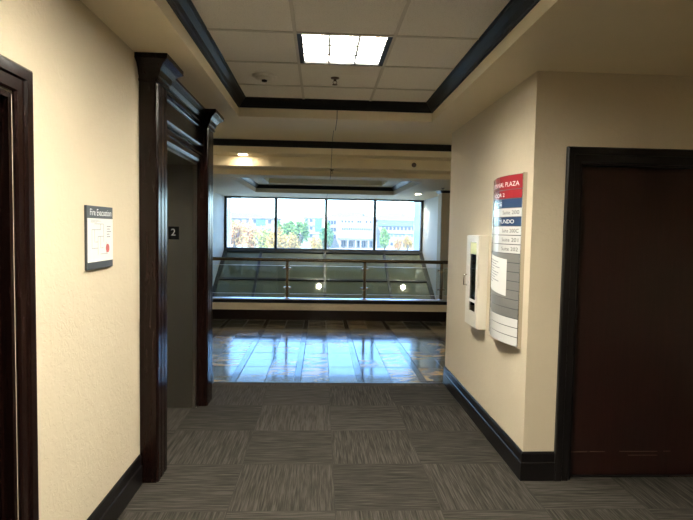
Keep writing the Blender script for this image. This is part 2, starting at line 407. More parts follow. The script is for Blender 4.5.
# expansion joint running down the middle of every soffit face
j = MB(); a, b, e = .128, .134, .0015
j.box(a, b, TY1 - e, TY1, ZS, 2.69).box(a, b, TY1, 5.54, ZS - e, ZS).box(a, b, UY0 + .08, UY1 - .08, ZT - e, ZT).box(a, b, UY1 - e, UY1, ZS, 2.69)
j.box(a, b, UY1, 7.65, ZS - e, ZS).box(a, b, 7.65 - e, 7.65, 2.47, ZS).box(a, b, 7.65, 8.08, 2.47 - e, 2.47).box(a, b, 8.08 - e, 8.08, 2.39, 2.47).box(a, b, 8.08, VY0, 2.39 - e, 2.39)
j.box(a, b, VY1, 13.7, 2.39 - e, 2.39)
j.build('trim_9', M['ink'], kind=ST)

# ------------------------------------------------------------------ recessed 2x2 light with nine parabolic cells
def ceiling_light(y, label, lamp='lamp', x=LX0 + LS / 2):
    r = thing('ceiling_light', (x, y + LS / 2, ZT), label, 'ceiling light', 'square lights in the ceiling tray')
    h = LS / 2
    fr = MB().slab(fXY, (-h, h), (-h, h), -.004, .012, [(-h + .034, h - .034, -h + .022, h - .022)]).build('frame', M['dark'], r)
    MB().slab(fXY, (-h + .004, h - .004), (-h + .004, h - .004), .012, .12, [(-h + .02, h - .02, -h + .02, h - .02)]).build('housing', M['louver'], r)
    zl = .105 if lamp == 'lamp_soft' else .055
    MB().box(-h + .02, h - .02, -h + .02, h - .02, zl, zl + .01).build('lamp', M[lamp], r)
    lh = .045 if lamp == 'lamp_soft' else .028
    lv = MB(); w = h - .022; s = 2 * w / 3
    for k in (-1, 1):
        c = k * s / 2
        prof = [(-.007, 0), (.007, 0), (.009, .015), (.020, lh), (-.020, lh), (-.009, .015)]
        lv.prism(prof, lambda u, v, t: (c + u, t, v), -w, w)
        lv.prism([(u * 2.4 if v == 0 else u * (1.9 if v < .02 else 1.2), v) for u, v in prof], lambda u, v, t: (t, c + u, v), -w, w)
    lv.build('louver', M['louver'], r)
    return r
for y, lb in zip(lights_y, ('square recessed ceiling light with nine cells, above the corridor',
                            'square recessed ceiling light over the near end of the corridor',
                            'square recessed ceiling light at the back of the corridor')): ceiling_light(y, lb, {0: 'lamp_soft', 1: 'lamp', 2: 'lamp_weak'}[lights_y.index(y)])
for x, lb in ((-2.0, 'square recessed ceiling light at the left end of the lobby'), (.12, 'square recessed ceiling light in the middle of the lobby'), (2.25, 'square recessed ceiling light at the right end of the lobby')): ceiling_light(5.72, lb, 'lamp_lobby', x)

# smoke detector, sprinklers
r = thing('smoke_detector', (-.452, 4.215, ZT), 'round white smoke detector on the ceiling tiles near the square light', 'smoke detector')
MB().lathe([(.092, 0), (.092, -.008), (.080, -.014)], (0, 0, 0), 32).build('base', M['white_plastic'], r)
MB().lathe([(.072, -.013), (.068, -.024), (.046, -.032), (.0, -.035)], (0, 0, 0), 32).build('cover', M['white_plastic'], r)
MB().lathe([(.022, -.031), (.020, -.046), (.0, -.049)], (0, 0, 0), 16).build('sensor', M['dark'], r)
def sprinkler(loc, label, d='down'):
    r = thing('sprinkler_head', loc, label, 'sprinkler', 'sprinkler heads')
    MB().lathe([(.034, 0), (.032, -.006), (.016, -.010)], (0, 0, 0), 24).build('escutcheon', M['brass'], r)
    q = MB().lathe([(.011, -.008), (.011, -.022), (.006, -.026)], (0, 0, 0), 12)
    for s in (-1, 1): q.tube([(s * .008, 0, -.020), (s * .016, 0, -.034), (s * .006, 0, -.050)], .0025, 6)
    q.build('frame', M['brass'], r)
    MB().lathe([(.020, -.050), (.021, -.053), (0, -.055)], (0, 0, 0), 16).build('deflector', M['brass'], r)
    if d == 'face': r.rotation_euler = (-PI / 2, 0, 0)
    return r
sprinkler((.09, 4.215, ZT), 'metal sprinkler head on the ceiling tile nearest the square light')
sprinkler((1.31, 7.65, 2.54), 'small sprinkler head on the beam face above the right end of the lobby', 'face')
sprinkler((.145, 7.87, 2.47), 'small sprinkler head under the lobby beam at its middle')
sprinkler((2.2, 9.7, 2.39), 'small sprinkler head under the low soffit at the right wall of the bay')

BAY_CANS = [(-.03, 13.35), (2.30, 13.35)]
def downlight(x, y, z, lamp, label, group):
    r = thing('downlight', (x, y, z), label, 'downlight', group)
    MB().lathe([(.062, -.0005), (.064, -.005), (.089, -.005), (.091, -.0005), (.062, -.0005)], (0, 0, 0), 32, caps=False).build('trim_ring', M['white'], r)
    u = .050 if (x, y) in BAY_CANS else 0
    if u: MB().lathe([(.0615, -.002), (.0615, .075), (.0625, .075), (.0625, -.002), (.0615, -.002)], (0, 0, 0), 24, caps=False).build('can', M['louver'], r)
    MB().lathe([(.0, u - .004), (.061, u - .004), (.061, u - .0005), (0, u - .0005)], (0, 0, 0), 24).build('lamp', lamp, r)
    return r
downlight(-1.09, 7.50, ZS, M['down'], 'lit round downlight in the lobby soffit at left', 'lobby downlights')
downlight(2.06, 11.42, 2.39, M['down'], 'lit round downlight in the low soffit near the right wall of the bay', 'bay downlights')
downlight(-.03, 13.35, 2.39, M['down_cool'], 'lit round downlight in the low soffit before the middle of the window', 'bay downlights')
downlight(2.30, 13.35, 2.39, M['down_cool'], 'lit round downlight in the low soffit before the right end of the window', 'bay downlights')

# ------------------------------------------------------------------ left door at the edge of frame
CAS = [(0, 0), (.020, 0), (.026, .008), (.026, .045), (.016, .050), (.016, .092), (.008, .100), (0, .100)]  # (proud, inward)
def casing(mb, fn, a0, a1, top):
    """door casing: profile carried up, over and down; fn(along, up, proud) -> xyz"""
    pts = [(a0, 0, -1), (a0, top, -1), (a1, top, 1), (a1, 0, 1)]
    rings = []
    for a, z, s in pts:
        rings.append([fn(a - s * (q if True else 0), z - (q if z > 0 else 0), p) for p, q in CAS])
    k = len(CAS); vs = [p for r_ in rings for p in r_]; fs = []
    for i in range(3):
        for q in range(k): fs.append((i * k + q, i * k + (q + 1) % k, (i + 1) * k + (q + 1) % k, (i + 1) * k + q))
    fs += [tuple(range(k)), tuple(range(3 * k, 4 * k))]
    mb.add(vs, fs); return mb
d = thing('door_1', (XL, 1.52, 0), None, None, kind=ST)
def P(o): return put(o, d)
P(casing(MB(), lambda a, z, p: (XL + p, a, z), .890, 2.080, 2.165).build('casing', M['mahogany']))
P(MB().slab(fYZ, (.995, 1.975), (0, 2.06), XL + .001, XL - .14, [(1.015, 1.955, -1, 2.04)]).slab(fYZ, (1.015, 1.955), (0, 2.04), XL - .035, XL - .075, [(1.031, 1.939, -1, 2.024)]).build('jamb', M['mahogany']))
P(MB().box(XL - .12, XL - .076, 1.018, 1.952, .008, 2.036).build('leaf', M['door_red']))
lv = MB().lathe([(.026, 0), (.026, .008), (.010, .010), (.010, .05)], (XL - .076, 1.12, 1.0), 20, 'x').tube([(XL - .034, 1.12, 1.0), (XL - .030, 1.24, 1.0)], .009, 10)
P(lv.build('lever_handle', M['chrome']))
P(MB().box(XL - .2, XL - .13, 1.0, 1.97, 0, 2.04).build('backing', M['dark']))

# ------------------------------------------------------------------ right red-brown door
d = thing('door_2', (2.105, YC, 0), None, None, kind=ST)
P(casing(MB(), lambda a, z, p: (a, YC - p, z), 1.535, 2.675, 2.147).build('casing', M['black_wood']))
P(MB().slab(fXZ, (1.63, 2.58), (0, 2.055), YC - .001, YC + .12, [(1.648, 2.562, -1, 2.037)]).slab(fXZ, (1.648, 2.562), (0, 2.037), YC + .095, YC + .115, [(1.664, 2.546, -1, 2.02)]).build('jamb', M['black_wood']))
P(MB().box(1.651, 2.559, YC + .048, YC + .092, .010, 2.034).build('leaf', M['door_red']))
sc = MB()
for x, w, z in ((1.66, .12, .163), (1.80, .10, .165), (2.0, .26, .166), (2.06, .20, .140), (2.30, .05, .167)): sc.box(x, x + w, YC + .0472, YC + .0481, z, z + .003)
P(sc.build('scuff_marks', mat('worn_varnish', (.13, .08, .055), .5)))
P(MB().lathe([(.027, 0), (.027, -.008), (.010, -.010), (.010, -.052)], (2.49, YC + .048, 1.0), 20, 'y').lathe([(.012, -.035), (.026, -.045), (.028, -.060), (.018, -.070), (0, -.072)], (2.49, YC + .048, 1.0), 20, 'y').build('knob', M['chrome']))
P(MB().box(1.648, 2.562, YC + .03, YC + .11, 0, .008).build('threshold', M['black_wood']))
P(MB().box(2.33, 2.50, YC + .020, YC + .028, 0.003, .010).build('threshold_glint_strip', M['chrome']))  # short metal piece added to make the glint at the threshold
P(MB().box(1.63, 2.58, YC + .117, YC + .129, 0, 2.055).build('backing', M['dark']))

# ------------------------------------------------------------------ elevator entrance
E = thing('elevator_entrance', (XL, 4.14, 0), 'dark mahogany elevator surround with two pilasters and a cornice on the left wall', 'elevator')
def Q(o): return put(o, E)
PX = -.99
def pilaster(y0, y1):
    # fluted front edge: stepped plan
    pl = MB(); poly = [(XL, y0), (PX - .012, y0), (PX - .012, y0 + .012), (PX, y0 + .018), (PX, y0 + .06), (PX - .010, y0 + .066), (PX - .010, y0 + .074), (PX, y0 + .08)]
    poly += [(PX, y1 - .08), (PX - .010, y1 - .074), (PX - .010, y1 - .066), (PX, y1 - .06), (PX, y1 - .018), (PX - .012, y1 - .012), (PX - .012, y1), (XL, y1)]
    pl.prism(poly, lambda u, v, t: (u, v, t), 0, 2.47)
    p = Q(pl.build('pilaster', M['mahogany']))
    prof = [(0, 2.46), (.008, 2.462), (.012, 2.475), (.006, 2.480), (.006, 2.492), (.014, 2.500), (.024, 2.530), (.045, 2.558), (.070, 2.575), (.078, 2.580), (.078, 2.609), (0, 2.609)]
    c = MB().sweep(prof, [(XL, y0, 0), (PX, y0, 0), (PX, y1, 0), (XL, y1, 0)], side=-1)
    c.box(XL, PX, y0, y1, 2.46, 2.609)
    c = Q(c.build('capital', M['mahogany'])); c.parent = p; c.matrix_parent_inverse = Matrix.Identity(4)
    return p
pilaster(3.312, 3.53); pilaster(4.765, 4.995)
HY0, HY1, HX = 3.53, 4.765, -1.055
Q(MB().box(XL - .02, HX, HY0, HY1, 2.15, 2.60).build('header', M['mahogany_h']))
def hm(name, prof): Q(MB().sweep(prof, [(HX, HY0, 0), (HX, HY1, 0)], side=-1).build(name, M['mahogany_h']))
hm('cornice', [(0, 2.49), (.010, 2.492), (.014, 2.505), (.008, 2.512), (.008, 2.52), (.018, 2.53), (.030, 2.556), (.055, 2.578), (.060, 2.584), (.060, 2.604), (0, 2.604)])
hm('upper_bead', [(0, 2.445), (.008, 2.448), (.012, 2.456), (.008, 2.464), (0, 2.468)])
hm('lower_ledge', [(0, 2.268), (.012, 2.272), (.024, 2.288), (.030, 2.30), (.030, 2.308), (0, 2.316)])
hm('head_moulding', [(0, 2.15), (.010, 2.15), (.020, 2.172), (.020, 2.205), (.030, 2.212), (.030, 2.226), (0, 2.232)])
# steel return frame and sliding doors
jy = 4.735
Q(MB().box(XL + .02, -1.37, jy - .016, jy, 0, 2.15).build('door_jamb', M['steel']))
Q(MB().box(XL + .02, XL - .01, jy - .030, jy - .016, 0, 2.15).build('jamb_nosing', M['chrome']))
Q(MB().box(XL + .02, -1.37, 3.50, 3.516, 0, 2.15).build('door_jamb', M['steel']))
Q(MB().box(XL + .02, -1.37, 3.516, jy - .016, 2.134, 2.15).build('door_head', M['steel']))
for a, b, o in ((3.516, 4.13, 0), (4.12, jy - .016, .012)): Q(MB().box(-1.40 - o, -1.375 - o, a, b, .008, 2.14).build('door_panel', M['steel']))
Q(MB().box(-1.42, -1.37, 3.516, jy - .016, 0, .004).build('sill', M['steel']))
Q(MB().box(-1.45, -1.425, 3.40, 4.84, 0, 2.3).build('sky_leak_block', M['dark']))  # unseen board added behind the doors to stop sky light leaking through gaps
fp = Q(MB().box(-1.318, -1.228, jy - .020, jy - .016, 1.488, 1.60).build('floor_number_plate', M['dark'], label='black plate with a white number'))
n2 = Q(text_mesh('digit', '2', M['text_white'], .085, lambda u, v: (-1.298 + u, jy - .0205, 1.522 + v))); n2.parent = fp; n2.matrix_parent_inverse = Matrix.Identity(4)

# ------------------------------------------------------------------ fire evacuation sign on the left wall
r = thing('evacuation_sign', (XL, 2.709, 1.538), 'square fire evacuation plan sign with dark header on the left wall', 'sign')
def Q2(o): return put(o, r)
y0, y1, z0, z1 = 2.553, 2.865, 1.386, 1.692
Q2(MB().box(XL, XL + .012, y0, y1, z0, z1).build('board', M['charcoal'], bevel=.002))
Q2(MB().box(XL + .012, XL + .0135, y0 + .006, y1 - .004, z0 + .036, z1 - .060).build('plan_sheet', M['paper']))
fe = Q2(text_mesh('heading', 'Fire Evacuation', M['text_white'], .046, lambda u, v: (XL + .0127, y0 + .032 + u, z1 - .046 + v), width=.255))
pl = MB(); X = XL + .0136
def seg(a0, b0, a1, b1): pl.box(X, X + .0004, y0 + a0, y0 + a1, z0 + b0, z0 + b1)
for a0, b0, a1, b1 in ((.05, .19, .15, .193), (.05, .10, .053, .193), (.05, .10, .12, .103), (.12, .07, .123, .16), (.12, .157, .19, .16), (.187, .13, .19, .22), (.08, .218, .19, .221),
                       (.08, .13, .083, .19), (.15, .07, .24, .073), (.22, .07, .223, .13), (.09, .13, .12, .133), (.15, .10, .153, .157), (.15, .19, .153, .22), (.16, .10, .187, .103)): seg(a0, b0, a1, b1)
Q2(pl.build('plan_lines', M['pale_ink']))
pt = MB()
pt2 = MB()
for k in range(5): pt.box(X, X + .0004, y0 + .228, y0 + .228 + (.05, .04, .055, .035, .045)[k], z0 + .205 - k * .013, z0 + .210 - k * .013)
for k in range(4): pt2.box(X, X + .0004, y0 + .04, y0 + .04 + (.11, .09, .12, .07)[k], z0 + .238 - k * .004, z0 + .2395 - k * .004)

Q2(pt.build('legend_lines', M['pale_ink'])); Q2(pt2.build('caption_lines', M['pale_ink']))
Q2(MB().lathe([(.022, 0), (.022, .0012)], (X - .0003, y0 + .238, z0 + .098), 24, 'x').build('red_dot', M['red_dot'], label='red round mark'))

# ------------------------------------------------------------------ fire extinguisher cabinet on the right wall
CX, cy0, cy1, cz0, cz1 = 1.250, 4.19, 4.535, .825, 1.575
r = thing('mounted_extinguisher_cabinet', (XR, (cy0 + cy1) / 2, (cz0 + cz1) / 2), 'white fire extinguisher cabinet with narrow glass front on the right wall', 'cabinet')
MBx = MB().slab(fYZ, (cy0, cy1), (cz0, cz1), CX + .012, CX + .030, [(cy0 + .03, cy1 - .03, cz0 + .03, cz1 - .03)])
MBx.slab(fYZ, (cy0, cy1), (cz0, cz1), CX + .030, XR - .004, [(cy0 + .004, cy1 - .004, cz0 + .004, cz1 - .004)])
MBx.box(XR - .006, XR, cy0, cy1, cz0, cz1)
Q2(MBx.build('body', M['white']))
wy0, wy1, wz0, wz1 = 4.25, 4.42, cz0 + .125, cz1 - .055
dr = Q2(MB().slab(fYZ, (cy0 + .004, cy1 - .004), (cz0 + .004, cz1 - .004), CX, CX + .012, [(wy0, wy1, wz0, wz1)]).build('door', M['white'], bevel=.002))
def sub(o, p): o.parent = p; o.matrix_parent_inverse = p.matrix_parent_inverse.copy() if o.matrix_parent_inverse == Matrix.Identity(4) else Matrix.Identity(4); return o
def child(o, p):
    """sub-part under a part that was put under a root"""
    o.parent = p; o.matrix_parent_inverse = Matrix.Identity(4); return o
child(MB().box(CX + .004, CX + .007, wy0, wy1, wz0, wz1).build('pane', M['cab_glass']), dr)
child(MB().box(CX + .0020, CX + .0035, wy0 + .004, wy1 - .004, wz1 - .10, wz1 - .004).build('label_sticker', M['green_label'], label='pale yellow label'), dr)
child(MB().box(CX + .0020, CX + .0035, wy0 + .004, wy1 - .004, wz0 + .075, wz0 + .10).build('label_strip', M['paper'], label='white strip'), dr)
child(MB().tube([(CX + .002, cy1 - .03, 1.15), (CX - .024, cy1 - .03, 1.155), (CX - .024, cy1 - .03, 1.235), (CX + .002, cy1 - .03, 1.24)], .006, 8).build('handle', M['chrome']), dr)
Q2(MB().box(CX + .036, CX + .042, cy0 + .005, cy1 - .005, cz0 + .005, cz1 - .005).build('interior', M['dark']))

# ------------------------------------------------------------------ curved directory sign
sy0, sy1, sz0, sz1, bulge = 3.44, 4.03, .845, 1.990, .062
def arc(u):
    """u from 0 at the reader's left (far) to 1 at the right (near): point on the bowed face"""
    return XR - .014 - bulge * (1 - (2 * u - 1) ** 2), sy1 - u * (sy1 - sy0)
r = thing('directory_sign', (XR, (sy0 + sy1) / 2, (sz0 + sz1) / 2), 'tall bowed directory sign with red, navy, white and grey strips on the right wall', 'sign')
def strip(name, za, zb, mt, u0=.012, u1=.988, out=.0, th=.004, gap=.0026):
    s = MB(); n = 22; poly = []
    for i in range(n + 1): x, y = arc(u0 + (u1 - u0) * i / n); poly.append((x - out - th, y))
    for i in range(n, -1, -1): x, y = arc(u0 + (u1 - u0) * i / n); poly.append((x - out, y))
    s.prism(poly, lambda a, b, t_: (a, b, t_), za + gap, zb - gap)
    return Q2(s.build(name, mt))
Q2((lambda s: s.build('backing', M['charcoal']))(MB().prism([arc(i / 20) for i in range(21)] + [(XR, sy0), (XR, sy1)], lambda a, b, t_: (a, b, t_), sz0, sz1)))
for u in (0, 1):
    x, y = arc(u); s = -1 if u else 1
    Q2(MB().box(x - .012, XR, y - .006, y + .006, sz0 - .004, sz1 + .004).build('side_rail', M['chrome']))
zz = sz1; rows = []
hh_ = .098; rh = (sz1 - sz0 - hh_) / 17
kinds = ['sign_red', 'sign_blue', 'sign_white', 'sign_blue', 'sign_white', 'sign_white', 'sign_white'] + ['sign_grey'] * 7 + ['sign_white'] * 3
rows.append((zz - hh_, zz, strip('header_panel', zz - hh_, zz, M['sign_red']))); zz -= hh_
for k in kinds:
    rows.append((zz - rh, zz, strip('name_strip', zz - rh, zz, M[k]))); zz -= rh
def on_sign(row, txt, m_, size, u0, width=None, drop=.018):
    za, zb, par = rows[row]; L = sy1 - sy0
    def pl_(u, v):
        x, y = arc(u0 + u / L); return (x - .0046, y, za + drop + v)
    child(text_mesh('lettering', txt, m_, size, pl_, width=width), par)
on_sign(0, 'CENTENNIAL PLAZA', M['text_white'], .044, .08, .50, .022)
on_sign(1, 'FLOOR 2', M['text_white'], .036, .24, .24, .016)
on_sign(2, 'SUITE', M['text_white'], .036, .32, .16, .016)
for k, tx in ((3, 'Suite 200'), (5, 'Suite 200C'), (6, 'Suite 201'), (7, 'Suite 202')): on_sign(k, tx, M['ink'], .036, .62, .19)
on_sign(4, 'MUNDO', M['text_white'], .038, .52, .20)
# taped paper notice
r = thing('paper_notice', (XR - .07, 3.88, 1.33), 'white paper notice taped over the grey strips of the bowed directory sign', 'notice')
s = MB(); n = 8; poly = []
def pn(a, b):
    u = .10 + a; x, y = arc(min(1, u)); return (x - .0055, y, 1.445 - .04 * a - b)
for i in range(n):
    for jn in range(1):
        a0, a1 = .66 * i / n, .66 * (i + 1) / n
        f_ = [pn(a0, 0), pn(a1, 0), pn(a1, 0.25), pn(a0, 0.25)]
        bk = [(x + .001, y, z) for x, y, z in f_]
        s.add(f_ + bk, [(0, 1, 2, 3), (7, 6, 5, 4), (0, 4, 5, 1), (3, 2, 6, 7)])
Q2(s.build('sheet', M['paper']))
s = MB()
for k in range(9):
    a0 = .05 + .02 * (k % 2); a1 = a0 + 1.35 * (.30, .24, .33, .18, .31, .27, .22, .30, .15)[k]; b = .03 + .019 * k
    for q in range(4):
        c0, c1 = a0 + (a1 - a0) * q / 4, a0 + (a1 - a0) * (q + 1) / 4
        f_ = [pn(c0, b), pn(c1, b), pn(c1, b + .006), pn(c0, b + .006)]
        s.add([(x - .0006, y, z) for x, y, z in f_], [(0, 1, 2, 3)])
Q2(s.build('printed_lines', M['pale_ink']))

# ------------------------------------------------------------------ glass guardrail
r = thing('glass_guardrail', (.1, YK + .05, .294), 'glass guardrail with bronze posts and handrail on the lobby kerb', 'guardrail')
gy = YK + .055
Q2(MB().box(-3.45, 3.6, YK - .012, YK + .15, .294, .352).build('base_shoe', M['dark']))
Q2(MB().box(-3.45, 3.6, YK - .014, YK + .15, .352, .370).build('shoe_cap', M['alu']))
Q2(MB().tube([(-3.45, gy, 1.05), (3.6, gy, 1.05)], .031, 16).build('handrail', M['bronze']))
posts = [-3.32, -1.95, -.58, .79, 2.168, 3.54]
for x in posts:
    p = MB().box(x - .022, x + .022, gy - .03, gy + .03, .37, 1.024)
    p.tube([(x, gy, 1.0), (x, gy, 1.03)], .012, 8)
    p = Q2(p.build('post', M['bronze']))
    for z in (.90, .56):
        for s_ in (-1, 1):
            if not -3.4 < x + s_ * .05 < 3.55: continue
            child(MB().box(x + s_ * .022, x + s_ * .066, gy - .018, gy + .018, z - .016, z + .016).build('clamp', M['chrome'], bevel=.003), p)
    child(MB().box(x - .045, x + .045, gy - .045, gy + .045, .370, .384).build('foot_plate', M['alu'], bevel=.003), p)
for a_, b_ in zip(posts[:-1], posts[1:]):
    gp = Q2(MB().box(a_ + .045, b_ - .045, gy - .006, gy + .006, .455, .945).build('glass_panel', M['rail_glass']))
    child(MB().box(a_ + .045, b_ - .045, gy - .0065, gy + .0065, .945, .951).build('polished_edge', M['alu'], label='bright polished top edge'), gp)
    child(MB().box(a_ + .045, b_ - .045, gy - .0065, gy + .0065, .450, .455).build('polished_edge', M['alu'], label='bright polished bottom edge'), gp)

# ------------------------------------------------------------------ the big window: four square panes
w = thing('window_1', (.09, YW, 1.1), None, None, kind=ST)
def W(o): return put(o, w)
wx0, wx1, zs_, zh = -2.44, 2.62, 1.10, 2.355
fr = MB().slab(fXZ, (wx0, wx1), (.95, 2.39), YW - .05, YW + .07, [(wx0 + .06, wx1 - .06, zs_, zh)])
W(fr.build('frame', M['frame']))
W(MB().box(wx0, wx1, YW - .075, YW - .05, 1.015, 1.085).build('sill_rail', M['frame_grey']))
W(MB().box(wx0, wx1, YW - .065, YW - .05, 2.355, 2.39).build('head_rail', M['frame_grey']))
mx = [-1.145, .125, 1.375]
for x in mx: W(MB().box(x - .032, x + .032, YW - .06, YW + .06, zs_, zh).build('mullion', M['frame']))
ed_ = [wx0 + .06] + mx + [wx1 - .06]
for k in range(4):
    a_ = ed_[k] + (.032 if k else 0); b_ = ed_[k + 1] - (.032 if k < 3 else 0)
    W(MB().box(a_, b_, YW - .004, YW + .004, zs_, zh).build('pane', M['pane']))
# pale outer wing walls just beyond the end panes
MB().box(wx0 - .1, wx0 + .06, YW + .5, YW + .62, -4, 3.2).build('wall_outer_left', M['white_wall'], kind=ST)
MB().box(wx1 - .13, wx1 + .1, YW + .5, YW + .62, -4, 3.2).build('wall_outer_right', M['white_wall'], kind=ST)

# sloped dark glazing under the window
w = thing('window_2', (.09, 12.9, .55), None, None, kind=ST)
pa, pb = Vector((0, 13.68, 1.02)), Vector((0, 11.4, -.30))
dv = (pb - pa); Ls = dv.length; dv.normalize(); nv = Vector((0, -dv.z, dv.y)) * 1.0
if nv.z < 0: nv = -nv
def sl(x, s, h): q = pa + dv * s + nv * h; return (x, q.y, q.z)
def slbox(mb, x0, x1, s0, s1, h0, h1):
    vs = [sl(x, s, h) for h in (h0, h1) for s in (s0, s1) for x in (x0, x1)]
    return mb.add(vs, [(0, 2, 3, 1), (4, 5, 7, 6), (0, 1, 5, 4), (2, 6, 7, 3), (0, 4, 6, 2), (1, 3, 7, 5)])
sx = [wx0, -1.50, .11, 1.62, wx1]; ss = [0, 1.25, 2.2, Ls]
for i in range(4):
    for k in range(3): W(slbox(MB(), sx[i], sx[i + 1], ss[k], ss[k + 1], -.03, -.006).build('pane', M['dark_glass']))
for i, x in enumerate(sx):
    hw = .03 if 0 < i < 4 else .045; x = min(max(x, wx0 + hw), wx1 - hw)
    W(slbox(MB(), x - hw, x + hw, 0, Ls, -.01, .03).build('mullion', M['frame']))
for k, s_ in enumerate(ss[1:]): W(slbox(MB(), wx0, wx1, s_ - .05, s_ + .02, -.01, .026).build('transom', M['frame']))
W(slbox(MB(), wx0, wx1, 0, .07, -.01, .03).build('transom', M['frame']))
MB().box(wx0, wx1, 11.3, 11.42, -4.2, -.31).build('wall_below_glazing', M['white_wall'], kind=ST)

# ------------------------------------------------------------------ outdoors (buildings and trees placed and sized from image pixels at assumed distances)
GZ = -4.6
m = mat('mown_lawn_and_paving', (.35, .36, .30), .9); t = NT(m); p = t.coords()
t.l(t.ramp(t.noise(p, .06, 3), [(.45, (.36, .40, .20)), (.55, (.60, .58, .52))]), t.b.inputs['Base Color'])
MB().box(-260, 260, 14.2, 420, GZ - .2, GZ).build('floor_outdoors', m, kind=ST)
O = {}
O['white'] = mat('white_render', (.27, .245, .205), .8); O['tan'] = mat('pale_stone_render', (.72, .68, .60), .8)
O['roof'] = mat('grey_shingle_roof', (.40, .39, .40), .9); t = NT(O['roof']); t.l(t.ramp(t.noise(t.coords(), 1.5, 3), [(.3, (.19, .155, .135)), (.7, (.23, .185, .16))]), t.b.inputs['Base Color'])
O['teal'] = mat('teal_blue_glass', (.05, .13, .27), .3); O['blue'] = mat('pale_blue_glass', (.10, .19, .28), .3)
O['win'] = mat('grey_blue_window_glass', (.025, .04, .065), .4)
O['trim'] = mat('dark_fascia', (.12, .13, .14), .6)
def hip(mb, x0, x1, y0, y1, ze, zr, ov=.8):
    x0 -= ov; x1 += ov; y0 -= ov; y1 += ov; dpt = (y1 - y0) / 2; ym = (y0 + y1) / 2
    dx = min(dpt, (x1 - x0) * .32)
    vs = [(x0, y0, ze), (x1, y0, ze), (x1, y1, ze), (x0, y1, ze), (x0 + dx, ym, zr), (x1 - dx, ym, zr), (x0, y0, ze - .35), (x1, y0, ze - .35), (x1, y1, ze - .35), (x0, y1, ze - .35)]
    return mb.add(vs, [(0, 1, 5, 4), (1, 2, 5), (2, 3, 4, 5), (3, 0, 4), (6, 7, 1, 0), (7, 8, 2, 1), (8, 9, 3, 2), (9, 6, 0, 3), (6, 9, 8, 7)])
def windows(b, y, xs, zs__, w_, h_, glass_='win'):
    for z in zs__:
        for x in xs:
            f_ = MB().slab(fXZ, (x - w_ / 2 - .12, x + w_ / 2 + .12), (z - h_ / 2 - .12, z + h_ / 2 + .12), y - .10, y + .02, [(x - w_ / 2, x + w_ / 2, z - h_ / 2, z + h_ / 2)]).build('window', O['white']); put(f_, b)
            child(MB().box(x - w_ / 2, x + w_ / 2, y - .05, y - .01, z - h_ / 2, z + h_ / 2).build('pane', O[glass_]), f_)
def lin(a, b, n): return [a + (b - a) * i / (n - 1) for i in range(n)]
# far left block
b = thing('office_building', (-26, 205, GZ), 'low white building with grey hip roof behind the orange trees at left', 'building')
put(MB().box(-48, -16.5, 200, 222, GZ, 5.4).build('wall', O['white']), b); put(hip(MB(), -48, -16.5, 200, 222, 5.5, 7.6).build('roof', O['roof']), b)
windows(b, 200, lin(-46, -19, 11), (4.0, .9), 1.2, 1.4); put(MB().box(-24, -20.6, 199.7, 200, 2.4, 5.0).build('glazed_bay', O['teal']), b)
# centre block with teal glass stair
b = thing('apartment_building', (-2, 176, GZ), 'white three-storey building with teal glass corner and steep grey roof at the middle', 'building')
put(MB().box(-5.3, .7, 170, 184, GZ, 5.3).build('wall', O['white']), b); put(hip(MB(), -5.3, .7, 170, 184, 5.4, 7.9, .4).build('roof', O['roof']), b)
windows(b, 170, (-4.5, -3.1), (4.3, 1.9, -.6), .9, 1.0)
put(MB().box(-1.9, .1, 169.6, 170, 1.0, 5.0).build('glazed_stair', O['teal']), b)
put(MB().box(-5.6, .9, 169.5, 170, .2, .5).box(-5.6, -1.9, 169.5, 170, 2.8, 3.1).build('string_course', O['white']), b)
# long white block
b = thing('office_building', (10, 186, GZ), 'long white building with flat parapets and a row of tall ground-floor windows', 'building')
put(MB().box(1.9, 18.2, 182, 202, GZ, 5.6).build('wall', O['white']), b); put(hip(MB(), 1.9, 18.2, 183, 202, 5.7, 8.2, .5).build('roof', O['roof']), b)
put(MB().box(6.2, 18.6, 179.5, 182, -1.3, 3.2).build('upper_front', O['white']), b)
put(MB().box(5.6, 18.8, 179.0, 179.5, -1.9, -1.2).build('canopy', O['trim']), b)
windows(b, 182, lin(7.2, 10.6, 4) + [12.6, 13.4] + lin(15.4, 18.2, 3), (4.4,), .6, .7)
windows(b, 182, (2.7, 3.7, 4.7), (4.0, 1.6, -.8), .8, 1.3)
windows(b, 179.5, lin(7.3, 16.9, 14), (1.85,), .5, .75)
windows(b, 182, (7.3, 8.1, 9.9, 10.7, 12.8, 14.1, 14.9, 17.2, 18.0), (-3.1,), .5, 1.9, 'win')
for x in (6.4, 9.0, 11.7, 13.4, 16.0, 18.6): put(MB().box(x - .2, x + .2, 179.1, 179.5, GZ, -1.9).build('column', O['white']), b)
# right block
b = thing('office_building', (28, 200, GZ), 'white building with broad grey hip roof and a pale blue glass band at right', 'building')
put(MB().box(19.7, 36, 192, 214, GZ, 5.4).build('wall', O['white']), b); put(hip(MB(), 20.3, 35, 192, 214, 5.5, 8.5, .8).build('roof', O['roof']), b)
put(MB().box(20.3, 35, 191.4, 192, 3.3, 5.1).build('glazed_band', O['blue']), b)
windows(b, 192, lin(22.3, 33.2, 9), (2.4,), .85, 1.2); windows(b, 192, lin(24, 33, 7), (-.2,), 1.0, .9, 'blue'); windows(b, 192, lin(24, 33, 7), (-3.2,), .9, 1.1)
put(MB().box(19.7, 36, 191.3, 192, .6, 1.2).build('string_course', O['white']), b)
tag(MB().tube([(14.8, 186, 6.4), (13.75, 186, 9.2)], .17, 6).build('roof_mast', O['trim']), 'thin leaning dark mast over the long white building', 'mast')

